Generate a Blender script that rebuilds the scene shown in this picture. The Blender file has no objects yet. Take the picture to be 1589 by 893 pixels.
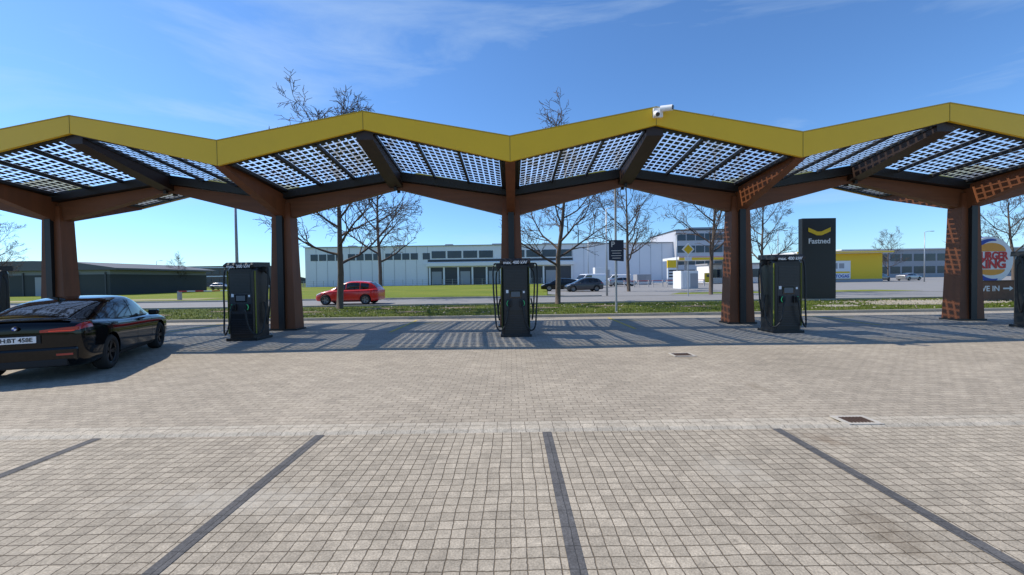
import bpy, bmesh, math, random
from mathutils import Vector, Matrix
R = math.radians
scene = bpy.context.scene
COL = scene.collection
scene.view_settings.view_transform = 'Standard'
scene.view_settings.look = 'None'
scene.view_settings.exposure = 0

# ------------------------------------------------------------ materials
def newmat(name):
    m = bpy.data.materials.new(name); m.use_nodes = True
    nt = m.node_tree
    b = nt.nodes['Principled BSDF']
    return m, nt, b

def M(name, col, rough=0.6, metal=0.0, var=0.12, scale=6.0, bump=0.0, coat=0.0, spec=None, stretch=None):
    if name in bpy.data.materials: return bpy.data.materials[name]
    m, nt, b = newmat(name)
    tc = nt.nodes.new('ShaderNodeTexCoord')
    mp = nt.nodes.new('ShaderNodeMapping')
    nt.links.new(tc.outputs['Object'], mp.inputs['Vector'])
    if stretch: mp.inputs['Scale'].default_value = stretch
    n = nt.nodes.new('ShaderNodeTexNoise'); n.inputs['Scale'].default_value = scale
    n.inputs['Detail'].default_value = 6
    nt.links.new(mp.outputs[0], n.inputs['Vector'])
    mx = nt.nodes.new('ShaderNodeMix'); mx.data_type = 'RGBA'
    mx.inputs['A'].default_value = (*[c*(1-var) for c in col], 1)
    mx.inputs['B'].default_value = (*[min(1, c*(1+var)) for c in col], 1)
    nt.links.new(n.outputs['Fac'], mx.inputs['Factor'])
    nt.links.new(mx.outputs['Result'], b.inputs['Base Color'])
    b.inputs['Roughness'].default_value = rough
    b.inputs['Metallic'].default_value = metal
    b.inputs['Coat Weight'].default_value = coat
    b.inputs['Coat Roughness'].default_value = .02
    if spec is not None: b.inputs['Specular IOR Level'].default_value = spec
    if bump:
        bp = nt.nodes.new('ShaderNodeBump'); bp.inputs['Strength'].default_value = bump
        bp.inputs['Distance'].default_value = 0.02
        nt.links.new(n.outputs['Fac'], bp.inputs['Height'])
        nt.links.new(bp.outputs[0], b.inputs['Normal'])
    return m

def Memit(name, col, s):
    if name in bpy.data.materials: return bpy.data.materials[name]
    m, nt, b = newmat(name)
    b.inputs['Base Color'].default_value = (*col, 1)
    b.inputs['Emission Color'].default_value = (*col, 1)
    b.inputs['Emission Strength'].default_value = s
    return m

def paver(name, c1, c2, mortar, w, h, offset, bump=0.5, stain=None, rot=0, msize=0.006):
    m, nt, b = newmat(name)
    L = nt.links.new
    tc = nt.nodes.new('ShaderNodeTexCoord')
    mp = nt.nodes.new('ShaderNodeMapping'); mp.inputs['Rotation'].default_value = (0, 0, rot)
    L(tc.outputs['Object'], mp.inputs['Vector'])
    nz0 = nt.nodes.new('ShaderNodeTexNoise'); nz0.inputs['Scale'].default_value = 1.3
    L(mp.outputs[0], nz0.inputs['Vector'])
    sc = nt.nodes.new('ShaderNodeVectorMath'); sc.operation = 'SCALE'; sc.inputs['Scale'].default_value = 0.045
    L(nz0.outputs['Color'], sc.inputs[0])
    nz1 = nt.nodes.new('ShaderNodeTexNoise'); nz1.inputs['Scale'].default_value = 20; nz1.inputs['Detail'].default_value = 4
    L(mp.outputs[0], nz1.inputs['Vector'])
    sc1 = nt.nodes.new('ShaderNodeVectorMath'); sc1.operation = 'SCALE'; sc1.inputs['Scale'].default_value = 0.016
    L(nz1.outputs['Color'], sc1.inputs[0])
    ad0 = nt.nodes.new('ShaderNodeVectorMath'); ad0.operation = 'ADD'
    L(mp.outputs[0], ad0.inputs[0]); L(sc1.outputs[0], ad0.inputs[1])
    ad = nt.nodes.new('ShaderNodeVectorMath'); ad.operation = 'ADD'
    L(ad0.outputs[0], ad.inputs[0]); L(sc.outputs[0], ad.inputs[1])
    br = nt.nodes.new('ShaderNodeTexBrick')
    br.offset = offset; br.offset_frequency = 2; br.squash = 1
    br.inputs['Scale'].default_value = 1
    br.inputs['Color1'].default_value = (*c1, 1); br.inputs['Color2'].default_value = (*c2, 1)
    br.inputs['Mortar'].default_value = (*mortar, 1)
    br.inputs['Mortar Size'].default_value = msize
    br.inputs['Mortar Smooth'].default_value = 0.5
    br.inputs['Brick Width'].default_value = w; br.inputs['Row Height'].default_value = h
    L(ad.outputs[0], br.inputs['Vector'])
    def noise(scale, detail=5, lo=0.35, hi=0.65, a=0.8, bb=1.15, vec=None):
        n = nt.nodes.new('ShaderNodeTexNoise'); n.inputs['Scale'].default_value = scale; n.inputs['Detail'].default_value = detail
        L(tc.outputs['Object'] if vec is None else vec, n.inputs['Vector'])
        r = nt.nodes.new('ShaderNodeMapRange')
        r.inputs['From Min'].default_value = lo; r.inputs['From Max'].default_value = hi
        r.inputs['To Min'].default_value = a; r.inputs['To Max'].default_value = bb
        L(n.outputs['Fac'], r.inputs['Value'])
        return r.outputs[0]
    cur = br.outputs['Color']
    def mul(cur, fac):
        v = nt.nodes.new('ShaderNodeVectorMath'); v.operation = 'SCALE'
        L(cur, v.inputs[0]); L(fac, v.inputs['Scale']); return v.outputs[0]
    cur = mul(cur, noise(0.45, 6, .3, .7, .89, 1.10))
    cur = mul(cur, noise(3.0, 8, .3, .7, .91, 1.08))
    cur = mul(cur, noise(17, 6, .3, .7, .85, 1.12))
    cur = mul(cur, noise(75, 4, .3, .7, .74, 1.22))
    cur = mul(cur, noise(9, 3, .22, .30, .62, 1.0))
    if stain:
        for (sx, sy, rx, ry, colr) in stain:
            mm = nt.nodes.new('ShaderNodeMapping'); mm.vector_type = 'POINT'
            mm.inputs['Location'].default_value = (-sx/rx, -sy/ry, 0)
            mm.inputs['Scale'].default_value = (1/rx, 1/ry, 0)
            L(tc.outputs['Object'], mm.inputs['Vector'])
            ln = nt.nodes.new('ShaderNodeVectorMath'); ln.operation = 'LENGTH'
            L(mm.outputs[0], ln.inputs[0])
            n = nt.nodes.new('ShaderNodeTexNoise'); n.inputs['Scale'].default_value = 7; n.inputs['Detail'].default_value = 8
            n.inputs['Roughness'].default_value = .7
            L(tc.outputs['Object'], n.inputs['Vector'])
            a = nt.nodes.new('ShaderNodeMath'); a.operation = 'MULTIPLY_ADD'
            L(n.outputs['Fac'], a.inputs[0]); a.inputs[1].default_value = 2.6
            L(ln.outputs['Value'], a.inputs[2])
            r = nt.nodes.new('ShaderNodeMapRange')
            r.inputs['From Min'].default_value = 1.3; r.inputs['From Max'].default_value = 2.1
            r.inputs['To Min'].default_value = 0.5; r.inputs['To Max'].default_value = 0
            L(a.outputs[0], r.inputs['Value'])
            mx = nt.nodes.new('ShaderNodeMix'); mx.data_type = 'RGBA'
            L(r.outputs[0], mx.inputs['Factor']); L(cur, mx.inputs['A']); mx.inputs['B'].default_value = (*colr, 1)
            cur = mx.outputs['Result']
    L(cur, b.inputs['Base Color'])
    b.inputs['Roughness'].default_value = 0.85
    b.inputs['Specular IOR Level'].default_value = 0.2
    inv = nt.nodes.new('ShaderNodeMath'); inv.operation = 'SUBTRACT'; inv.inputs[0].default_value = 1
    L(br.outputs['Fac'], inv.inputs[1])
    nb = nt.nodes.new('ShaderNodeTexNoise'); nb.inputs['Scale'].default_value = 70; nb.inputs['Detail'].default_value = 4
    L(tc.outputs['Object'], nb.inputs['Vector'])
    ma = nt.nodes.new('ShaderNodeMath'); ma.operation = 'MULTIPLY_ADD'; ma.inputs[1].default_value = 0.6
    L(nb.outputs['Fac'], ma.inputs[0]); L(inv.outputs[0], ma.inputs[2])
    bp = nt.nodes.new('ShaderNodeBump'); bp.inputs['Strength'].default_value = bump; bp.inputs['Distance'].default_value = 0.007
    L(ma.outputs[0], bp.inputs['Height']); L(bp.outputs[0], b.inputs['Normal'])
    return m

def grassmat(name, ca, cb, cc, s=0.5):
    m, nt, b = newmat(name); L = nt.links.new
    tc = nt.nodes.new('ShaderNodeTexCoord')
    n1 = nt.nodes.new('ShaderNodeTexNoise'); n1.inputs['Scale'].default_value = s; n1.inputs['Detail'].default_value = 8
    n2 = nt.nodes.new('ShaderNodeTexNoise'); n2.inputs['Scale'].default_value = 14; n2.inputs['Detail'].default_value = 6
    L(tc.outputs['Object'], n1.inputs['Vector']); L(tc.outputs['Object'], n2.inputs['Vector'])
    r = nt.nodes.new('ShaderNodeValToRGB')
    r.color_ramp.elements[0].position = .36; r.color_ramp.elements[0].color = (*ca, 1)
    r.color_ramp.elements[1].position = .60; r.color_ramp.elements[1].color = (*cb, 1)
    e = r.color_ramp.elements.new(.72); e.color = (*cc, 1)
    L(n1.outputs['Fac'], r.inputs['Fac'])
    mr = nt.nodes.new('ShaderNodeMapRange'); mr.inputs['From Min'].default_value = .3; mr.inputs['From Max'].default_value = .7
    mr.inputs['To Min'].default_value = .6; mr.inputs['To Max'].default_value = 1.35
    L(n2.outputs['Fac'], mr.inputs['Value'])
    v = nt.nodes.new('ShaderNodeVectorMath'); v.operation = 'SCALE'
    L(r.outputs['Color'], v.inputs[0]); L(mr.outputs[0], v.inputs['Scale'])
    L(v.outputs[0], b.inputs['Base Color']); b.inputs['Roughness'].default_value = .9
    b.inputs['Specular IOR Level'].default_value = .1
    bp = nt.nodes.new('ShaderNodeBump'); bp.inputs['Strength'].default_value = .8; bp.inputs['Distance'].default_value = .05
    L(n2.outputs['Fac'], bp.inputs['Height']); L(bp.outputs[0], b.inputs['Normal'])
    return m

def panelmat():
    m, nt, b = newmat('solar_glass'); L = nt.links.new
    uv = nt.nodes.new('ShaderNodeUVMap')
    sx = nt.nodes.new('ShaderNodeSeparateXYZ'); L(uv.outputs[0], sx.inputs[0])
    def axis(o, n, g):
        a = nt.nodes.new('ShaderNodeMath'); a.operation = 'MULTIPLY'; a.inputs[1].default_value = n; L(o, a.inputs[0])
        f = nt.nodes.new('ShaderNodeMath'); f.operation = 'FRACT'; L(a.outputs[0], f.inputs[0])
        s = nt.nodes.new('ShaderNodeMath'); s.operation = 'SUBTRACT'; s.inputs[1].default_value = .5; L(f.outputs[0], s.inputs[0])
        ab = nt.nodes.new('ShaderNodeMath'); ab.operation = 'ABSOLUTE'; L(s.outputs[0], ab.inputs[0])
        lt = nt.nodes.new('ShaderNodeMath'); lt.operation = 'LESS_THAN'; lt.inputs[1].default_value = .5-g; L(ab.outputs[0], lt.inputs[0])
        return lt.outputs[0]
    cell = nt.nodes.new('ShaderNodeMath'); cell.operation = 'MULTIPLY'
    L(axis(sx.outputs[0], 6, .125), cell.inputs[0]); L(axis(sx.outputs[1], 11, .14), cell.inputs[1])
    b.inputs['Base Color'].default_value = (.010, .016, .032, 1); b.inputs['Roughness'].default_value = .25
    tr = nt.nodes.new('ShaderNodeBsdfTransparent'); tr.inputs[0].default_value = (.90, .95, 1, 1)
    tl = nt.nodes.new('ShaderNodeBsdfTranslucent'); tl.inputs[0].default_value = (.8, .88, .95, 1)
    m1 = nt.nodes.new('ShaderNodeMixShader'); m1.inputs[0].default_value = .22
    L(tr.outputs[0], m1.inputs[1]); L(tl.outputs[0], m1.inputs[2])
    m2 = nt.nodes.new('ShaderNodeMixShader'); L(cell.outputs[0], m2.inputs[0])
    L(m1.outputs[0], m2.inputs[1]); L(b.outputs[0], m2.inputs[2])
    L(m2.outputs[0], nt.nodes['Material Output'].inputs['Surface'])
    return m

WOOD = M('glulam_wood', (.165, .050, .014), .55, var=.4, scale=5, bump=.15, stretch=(1, 1, .15))
WOODB = M('glulam_beam_wood', (.15, .052, .018), .55, var=.4, scale=5, bump=.15, stretch=(.15, 1, 2))
WOODD = M('dark_brown_wood', (.030, .013, .006), .5, var=.4, scale=5)  # ridge rafters: much darker brown than the arm and column timber
BLACK = M('black_steel', (.012, .011, .011), .45, var=.2)
YEL = M('yellow_fascia_paint', (.80, .475, .004), .42, var=.07, scale=1.2)
PANEL = panelmat()
CHB = M('charger_black', (.012, .012, .013), .35, var=.2)
CHG = M('charger_grille', (.028, .028, .03), .45, var=.2)
LIME = M('lime_strip', (.20, .22, .02), .4)
GREEN = Memit('green_light', (.05, .45, .18), .2)
WHITE = M('white_paint', (.8, .8, .8), .5, var=.04)
RED = M('red_paint_sign', (.6, .02, .02), .5, var=.05)
BLUE = M('blue_paint_sign', (.01, .05, .35), .5, var=.05)
ORANGE = M('orange_paint_sign', (.8, .33, .03), .5, var=.05)
GLASS = M('dark_glass', (.012, .014, .017), .05, var=.1, spec=.7)
BWIN = M('building_glass', (.03, .045, .07), .12, var=.4, scale=.6)
RUBBER = M('rubber', (.016, .016, .016), .8)
CABLE = M('cable_rubber', (.014, .014, .014), .5)
RIM = M('rim_alloy', (.22, .22, .23), .3, .9)
RIMD = M('rim_dark', (.06, .06, .06), .3, .8)
GALV = M('galvanised_steel', (.38, .40, .42), .45, .5)
CONC = M('concrete', (.43, .40, .35), .85, var=.22, scale=7, bump=.3)
ASPH = M('asphalt', (.23, .225, .22), .9, var=.16, scale=1.2, bump=.2)
BARK = M('bark', (.125, .095, .072), .9, var=.35, scale=9, bump=.4)
TWIG = M('twig_bark', (.080, .057, .045), .9, var=.3, scale=3)

# ------------------------------------------------------------ object helpers
def link(o): COL.objects.link(o); return o

def thing(name, loc, label, category, group=None, rotz=0):
    o = bpy.data.objects.new(name, None); o.location = loc; o.rotation_euler = (0, 0, rotz)
    o.empty_display_size = .3
    o['label'] = label; o['category'] = category
    if group: o['group'] = group
    return link(o)

def mo(name, verts, faces, mat, parent=None, smooth=False, uvs=None):
    me = bpy.data.meshes.new(name); me.from_pydata([tuple(v) for v in verts], [], faces)
    me.materials.append(mat)
    if smooth:
        me.polygons.foreach_set('use_smooth', [True]*len(me.polygons))
    if uvs:
        l = me.uv_layers.new(name='UVMap')
        for i, uv in enumerate(uvs): l.data[i].uv = uv
    me.update()
    o = bpy.data.objects.new(name, me)
    if parent: o.parent = parent
    return link(o)

def struct(o): o['kind'] = 'structure'; return o

def fixn(o):
    bm = bmesh.new(); bm.from_mesh(o.data); bmesh.ops.recalc_face_normals(bm, faces=bm.faces); bm.to_mesh(o.data); bm.free(); return o

def boxgeo(c, s):
    x, y, z = c; a, b, d = s[0]/2, s[1]/2, s[2]/2
    v = [(x-a, y-b, z-d), (x+a, y-b, z-d), (x+a, y+b, z-d), (x-a, y+b, z-d), (x-a, y-b, z+d), (x+a, y-b, z+d), (x+a, y+b, z+d), (x-a, y+b, z+d)]
    f = [(0, 3, 2, 1), (4, 5, 6, 7), (0, 1, 5, 4), (1, 2, 6, 5), (2, 3, 7, 6), (3, 0, 4, 7)]
    return v, f

def box(name, parent, mat, c, s, bevel=0):
    v, f = boxgeo(c, s)
    o = mo(name, v, f, mat, parent)
    if bevel:
        bm = bmesh.new(); bm.from_mesh(o.data)
        bmesh.ops.bevel(bm, geom=bm.edges[:], offset=bevel, segments=2, affect='EDGES', profile=.6)
        bm.to_mesh(o.data); bm.free()
    return o

def multibox(name, parent, mat, items):
    V = []; F = []
    for c, s in items:
        v, f = boxgeo(c, s); k = len(V); V += v; F += [tuple(i+k for i in q) for q in f]
    return mo(name, V, F, mat, parent)

def prism(name, parent, mat, pts, a, b, axis='x'):
    def mk(p, t):
        return {'x': (t, p[0], p[1]), 'y': (p[0], t, p[1]), 'z': (p[0], p[1], t)}[axis]
    n = len(pts)
    V = [mk(p, a) for p in pts]+[mk(p, b) for p in pts]
    F = [tuple(range(n)), tuple(range(2*n-1, n-1, -1))]+[(i, (i+1) % n, n+(i+1) % n, n+i) for i in range(n)]
    return fixn(mo(name, V, F, mat, parent))

def tubegeo(V, F, pts, rad, sides):
    k0 = len(V); n = len(pts)
    for i, p in enumerate(pts):
        if i == 0: d = pts[1]-pts[0]
        elif i == n-1: d = pts[-1]-pts[-2]
        else: d = pts[i+1]-pts[i-1]
        d = d.normalized()
        u = d.cross(Vector((0, 0, 1)) if abs(d.z) < .9 else Vector((1, 0, 0))).normalized(); w = d.cross(u)
        r = rad[i]
        for j in range(sides):
            a = 2*math.pi*j/sides
            q = p+u*(math.cos(a)*r)+w*(math.sin(a)*r); V.append((q.x, q.y, q.z))
    for i in range(n-1):
        for j in range(sides):
            a = k0+i*sides+j; b = k0+i*sides+(j+1) % sides
            F.append((a, b, b+sides, a+sides))
    F.append(tuple(k0+j for j in range(sides))); F.append(tuple(k0+(n-1)*sides+j for j in range(sides)))

def tube(name, parent, mat, pts, rad, sides=10, smooth=True):
    V = []; F = []; pts = [Vector(p) for p in pts]
    if not isinstance(rad, (list, tuple)): rad = [rad]*len(pts)
    tubegeo(V, F, pts, rad, sides)
    return fixn(mo(name, V, F, mat, parent, smooth))

def cr(pts, t):
    n = len(pts); i = min(max(int(t), 0), n-2); f = t-i
    p0 = pts[max(i-1, 0)]; p1 = pts[i]; p2 = pts[i+1]; p3 = pts[min(i+2, n-1)]
    return tuple(.5*((2*b)+(-a+c)*f+(2*a-5*b+4*c-d)*f*f+(-a+3*b-3*c+d)*f**3) for a, b, c, d in zip(p0, p1, p2, p3))

def curvepts(pts, n):
    return [Vector(cr(pts, (len(pts)-1)*i/n)) for i in range(n+1)]

def text(name, body, size, loc, rot, mat, parent=None, ext=.004, bold=0.0, align='CENTER', sx=1.0):
    c = bpy.data.curves.new(name, 'FONT'); c.body = body; c.size = size; c.align_x = align; c.align_y = 'CENTER'
    c.extrude = ext; c.offset = bold
    o = bpy.data.objects.new('tmp', c); link(o)
    dg = bpy.context.evaluated_depsgraph_get()
    me = bpy.data.meshes.new_from_object(o.evaluated_get(dg))
    bpy.data.objects.remove(o)
    me.materials.clear(); me.materials.append(mat)
    n = bpy.data.objects.new(name, me); n.location = loc; n.rotation_euler = rot; n.scale = (sx, 1, 1)
    if parent: n.parent = parent
    return link(n)
FR = (R(90), 0, 0)

def disc(name, parent, mat, c, r, y0, y1, n=48, squash=1, a0=0, a1=360, axis='y'):
    full = (a1-a0) >= 360
    pts = [(c[0]+r*math.cos(R(a0+(a1-a0)*i/n)), c[1]+r*squash*math.sin(R(a0+(a1-a0)*i/n))) for i in range(n if full else n+1)]
    return prism(name, parent, mat, pts, y0, y1, axis)

def clone(o, loc=None, parent=None):
    c = o.copy(); COL.objects.link(c)
    if loc is not None: c.location = loc
    if parent is not None: c.parent = parent
    for ch in list(o.children): clone(ch, None, c)
    return c

# ------------------------------------------------------------ sky + sun
S = Vector((-0.86, 0.24, 1.0)).normalized()
elev = math.asin(S.z)
az = math.atan2(S.x, S.y)
w = bpy.data.worlds.new('World'); scene.world = w; w.use_nodes = True
nt = w.node_tree; L = nt.links.new
bg = nt.nodes['Background']; bg.inputs['Strength'].default_value = 0.138
sk = nt.nodes.new('ShaderNodeTexSky'); sk.sky_type = 'NISHITA'; sk.sun_disc = False
sk.sun_elevation = elev; sk.sun_rotation = az % (2*math.pi)
sk.air_density = 1.0; sk.dust_density = .3; sk.ozone_density = 4.0; sk.altitude = 100
tc = nt.nodes.new('ShaderNodeTexCoord')
mp = nt.nodes.new('ShaderNodeMapping'); mp.inputs['Rotation'].default_value = (0, R(-14), R(20)); mp.inputs['Scale'].default_value = (.7, 1.5, 5)
L(tc.outputs['Generated'], mp.inputs['Vector'])
nz = nt.nodes.new('ShaderNodeTexNoise'); nz.inputs['Scale'].default_value = 1.9; nz.inputs['Detail'].default_value = 10; nz.inputs['Roughness'].default_value = .6; nz.inputs['Distortion'].default_value = .6
L(mp.outputs[0], nz.inputs['Vector'])
mr = nt.nodes.new('ShaderNodeMapRange'); mr.inputs['From Min'].default_value = .54; mr.inputs['From Max'].default_value = .85; mr.inputs['To Max'].default_value = .45
L(nz.outputs['Fac'], mr.inputs['Value'])
mx = nt.nodes.new('ShaderNodeMix'); mx.data_type = 'RGBA'
L(mr.outputs[0], mx.inputs['Factor'])
tint = nt.nodes.new('ShaderNodeVectorMath'); tint.operation = 'MULTIPLY'; tint.inputs[1].default_value = (.78, 1.08, 1.36)
L(sk.outputs[0], tint.inputs[0])
L(tint.outputs[0], mx.inputs['A']); mx.inputs['B'].default_value = (5.0, 6.2, 7.3, 1)
L(mx.outputs['Result'], bg.inputs['Color'])
sl = bpy.data.lights.new('sun', 'SUN'); sl.energy = 5.0; sl.angle = R(.5); sl.color = (1, .92, .79)
so = bpy.data.objects.new('sun', sl); link(so); so.rotation_euler = (-S).to_track_quat('-Z', 'Y').to_euler(); so.location = (-30, 10, 40)

# ------------------------------------------------------------ camera
cam = bpy.data.cameras.new('camera'); cam.sensor_width = 36; cam.lens = 36*640/1589; cam.clip_end = 5000; cam.clip_start = .05
co = bpy.data.objects.new('camera', cam); link(co); scene.camera = co
roll = .0145
co.matrix_world = Matrix.Translation((0, 0, 1.7)) @ Matrix.Rotation(R(90)-math.atan(14.0/640), 4, 'X') @ Matrix.Rotation(-roll, 4, 'Z')

# ------------------------------------------------------------ ground
YC = 14.63
GR = grassmat('grass', (.06, .085, .016), (.105, .13, .024), (.17, .15, .055), .6)
FIELD = grassmat('field_grass', (.14, .19, .024), (.20, .23, .034), (.25, .24, .06), .12)
prof = [(-400, -.02), (17.9, -.02), (18.05, .09), (21, .15), (24, .185), (60, .185), (3000, .185)]
xs = [-3000, -200, -60, 0, 60, 200, 3000]
V = [(x, y, z) for y, z in prof for x in xs]
F = [(j*7+i, j*7+i+1, (j+1)*7+i+1, (j+1)*7+i) for j in range(len(prof)-1) for i in range(6)]
struct(mo('ground', V, F, GR, smooth=False))
def sheet(name, x0, x1, y0, y1, z, mat):
    return struct(mo(name, [(x0, y0, z), (x1, y0, z), (x1, y1, z), (x0, y1, z)], [(0, 1, 2, 3)], mat))
PV1 = paver('square_pavers', (.43, .375, .295), (.335, .292, .230), (.135, .108, .078), .1, .1, 0, .6,
            [(2.45, 2.65, .30, .5, (.11, .08, .05)), (3.2, 4.2, .28, .25, (.15, .10, .06)), (-2.2, 3.2, 1.3, .35, (.48, .44, .37)), (1.9, 3.6, .45, .4, (.45, .41, .34))], msize=.005)
PV2 = paver('lane_pavers', (.415, .36, .285), (.345, .30, .238), (.175, .147, .112), .2, .1, .5, .5,
            [(3.6, 8.6, .5, .35, (.14, .11, .07)), (3.7, 6.2, .15, .6, (.22, .18, .13))], msize=.0055)
PV3 = paver('forecourt_pavers', (.40, .365, .315), (.33, .305, .265), (.17, .155, .13), .2, .1, .5, .4, msize=.0055)
PVD = paver('dark_pavers', (.125, .122, .122), (.095, .094, .096), (.06, .06, .06), .1, .2, 0, .5, msize=.004)
PVG = paver('gutter_pavers', (.49, .435, .35), (.41, .365, .295), (.20, .172, .135), .16, .4, 0, .5, msize=.005)
sheet('parking_paving', -60, 60, -20, 4.52, 0, PV1)
sheet('lane_paving', -60, 60, 4.86, 10.9, .002, PV2)
sheet('forecourt_paving', -60, 60, 10.96, 17.8, .003, PV3)
sheet('channel_strip', -60, 60, 10.9, 10.96, 0.0, CONC)
V = []; gp = [(4.52, 0), (4.57, .022), (4.63, .022), (4.70, -.010), (4.80, .0), (4.86, .002)]
for y, z in gp: V += [(-60, y, z), (60, y, z)]
struct(mo('gutter', V, [(2*i, 2*i+1, 2*i+3, 2*i+2) for i in range(5)], PVG))
for X in (-4.6, -2.14, .36, 2.89):
    sheet('parking_line', X-.05, X+.05, -8, 4.515, .004, PVD)
YLINE = M('yellow_road_paint', (.55, .41, .03), .7, var=.3, scale=20)
for X in (-12, -4, 4, 12):
    sheet('bay_marking', X-.05, X+.05, 13.4, 17.2, .008, YLINE)
for X in (-12, -4, 4, 12):
    sheet('bay_marking', X+.08, X+1.3, 16.0, 16.08, .008, YLINE)
def kerb(name, x0, x1, y, z0, z1, wd=.14):
    return struct(multibox(name, None, CONC, [(((x0+x1)/2, y+wd/2, (z0+z1)/2), (x1-x0, wd, z1-z0))]))
kerb('kerb', -60, 60, 17.8, -.1, .115)
sheet('road', -250, 250, 24.4, 32.2, .20, ASPH)
kerb('kerb', -250, 250, 24.24, 0, .27); kerb('kerb', -250, 7, 32.21, 0, .31, .16); kerb('kerb', 36, 250, 32.21, 0, .31, .16)
FP = M('footpath_asphalt', (.28, .27, .255), .9, var=.1)
sheet('footpath', -250, 6, 33.2, 35.0, .206, FP)
V = [(-250, 35.4, .2), (3, 35.4, .2), (9, 106, .2), (-250, 106, .2)]
struct(mo('field', V, [(0, 1, 2, 3)], FIELD))
LOT = M('lot_asphalt', (.24, .235, .23), .9, var=.15, scale=.6)
struct(mo('industrial_yard_paving', [(7, 32.36, .205), (36, 32.36, .205), (38, 36.5, .205), (160, 36.5, .205), (160, 150, .205), (10, 150, .205), (9.1, 106, .205), (3.3, 38, .205), (5, 34, .205)], [tuple(range(9))], LOT))
struct(mo('grass_island', [(13, 34, .212), (34, 34, .212), (33, 37.5, .212), (15, 37, .212)], [(0, 1, 2, 3)], FIELD))
DRY = M('dry_verge', (.30, .25, .12), .9, var=.3, scale=2)
sheet('dry_grass_strip', -90, -28, 36.5, 40, .212, DRY)
GRAV = M('gravel', (.34, .31, .26), .9, var=.5, scale=9, bump=.8)
def gz(y): return .09+(y-18.05)/(2.95)*.06 if y < 21 else .15+(y-21)/3*.035
def blob(name, cx, cy, rx, ry, mat, seed, z0=.0):
    rr = random.Random(seed); n = 26; pts = []
    for i in range(n):
        a = 2*math.pi*i/n; k = rr.uniform(.7, 1.1); pts.append((cx+rx*k*math.cos(a), cy+ry*k*math.sin(a)))
    V = [(x, y, gz(y)+.006+z0) for x, y in pts]+[(cx, cy, gz(cy)+.05+z0)]
    return struct(mo(name, V, [(i, (i+1) % n, n) for i in range(n)], mat, smooth=True))
blob('gravel_bed', 21.5, 21.3, 3.4, 1.5, GRAV, 2); blob('gravel_bed', 16.0, 20.2, 1.2, .5, GRAV, 3)
SOIL = M('bare_soil', (.19, .145, .09), .95, var=.4, scale=6, bump=.8)
for i, (a, b, c) in enumerate([(-10.5, 20.8, 1.0), (-5.0, 20.2, .8), (-3.0, 22.2, 1.1), (1.6, 21.4, .9), (5.0, 22.0, 1.0), (9.4, 21.0, 1.0), (-7.2, 22.4, 1.0), (-15, 22, 1.2), (12.4, 22.6, .9), (-18, 20.2, 1.3)]):
    blob('bare_soil_patch', a, b, c, c*.36, SOIL, i+10)
rng = random.Random(5); V = []; F = []
for i in range(26000):
    x = rng.uniform(-26, 32); y = 18.1+abs(rng.random()**1.3)*5.9
    h = rng.uniform(.03, .10)*(1.6 if rng.random() < .08 else 1); a = rng.uniform(0, math.pi); wd = .012
    z = gz(y)-.005; k = len(V)
    V += [(x-wd*math.cos(a), y-wd*math.sin(a), z), (x+wd*math.cos(a), y+wd*math.sin(a), z), (x+rng.uniform(-.04, .04), y+rng.uniform(-.04, .04), z+h)]
    F.append((k, k+1, k+2))
BL = grassmat('grass_blades', (.07, .12, .014), (.125, .165, .022), (.21, .19, .06), .7)
g = mo('grass', V, F, BL); g['kind'] = 'stuff'; g['label'] = 'short mown grass verge between forecourt and road'; g['category'] = 'grass'
V = []; F = []
for i in range(1500):
    if i % 3: x = rng.gauss(21.5, 1.8); y = rng.uniform(20.2, 22.6)
    else: x = rng.uniform(-24, 30); y = rng.uniform(18.3, 23.8)
    r = rng.uniform(.02, .07); z = gz(y)+r*.3; k = len(V)
    for q in [(r, 0, 0), (0, r, 0), (-r, 0, 0), (0, -r, 0), (0, 0, r*.8)]:
        V.append((x+q[0]*rng.uniform(.7, 1.2), y+q[1], z+q[2]))
    F += [(k, k+1, k+4), (k+1, k+2, k+4), (k+2, k+3, k+4), (k+3, k, k+4)]
g = mo('pebbles', V, F, M('stone_pebble', (.36, .32, .26), .9, var=.4, scale=2)); g['kind'] = 'stuff'; g['label'] = 'loose pale stones scattered over the grass verge'; g['category'] = 'stones'

def grate(x, y, z, sx, sy, lab):
    t = thing('drain_grate', (x, y, z), lab, 'drain')
    multibox('frame', t, CONC, [((0, -sy/2, .005), (sx, .05, .012)), ((0, sy/2, .005), (sx, .05, .012)), ((-sx/2, 0, .006), (.05, sy+.05, .012)), ((sx/2, 0, .006), (.05, sy+.05, .012))])
    box('pit', t, M('pit_dark', (.012, .010, .008), .9), (0, 0, .003), (sx-.05, sy-.05, .003))
    n = 7
    multibox('bars', t, M('cast_iron', (.09, .055, .04), .7, .4), [((-sx/2+.05+(sx-.1)*i/(n-1), 0, .008), (.022, sy-.05, .01)) for i in range(n)])
grate(3.64, 8.85, .003, .42, .34, 'rusty cast iron drain grate set in the paved lane')
grate(3.93, 4.70, .012, .34, .24, 'rusty drain grate in the pale gutter strip')

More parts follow.
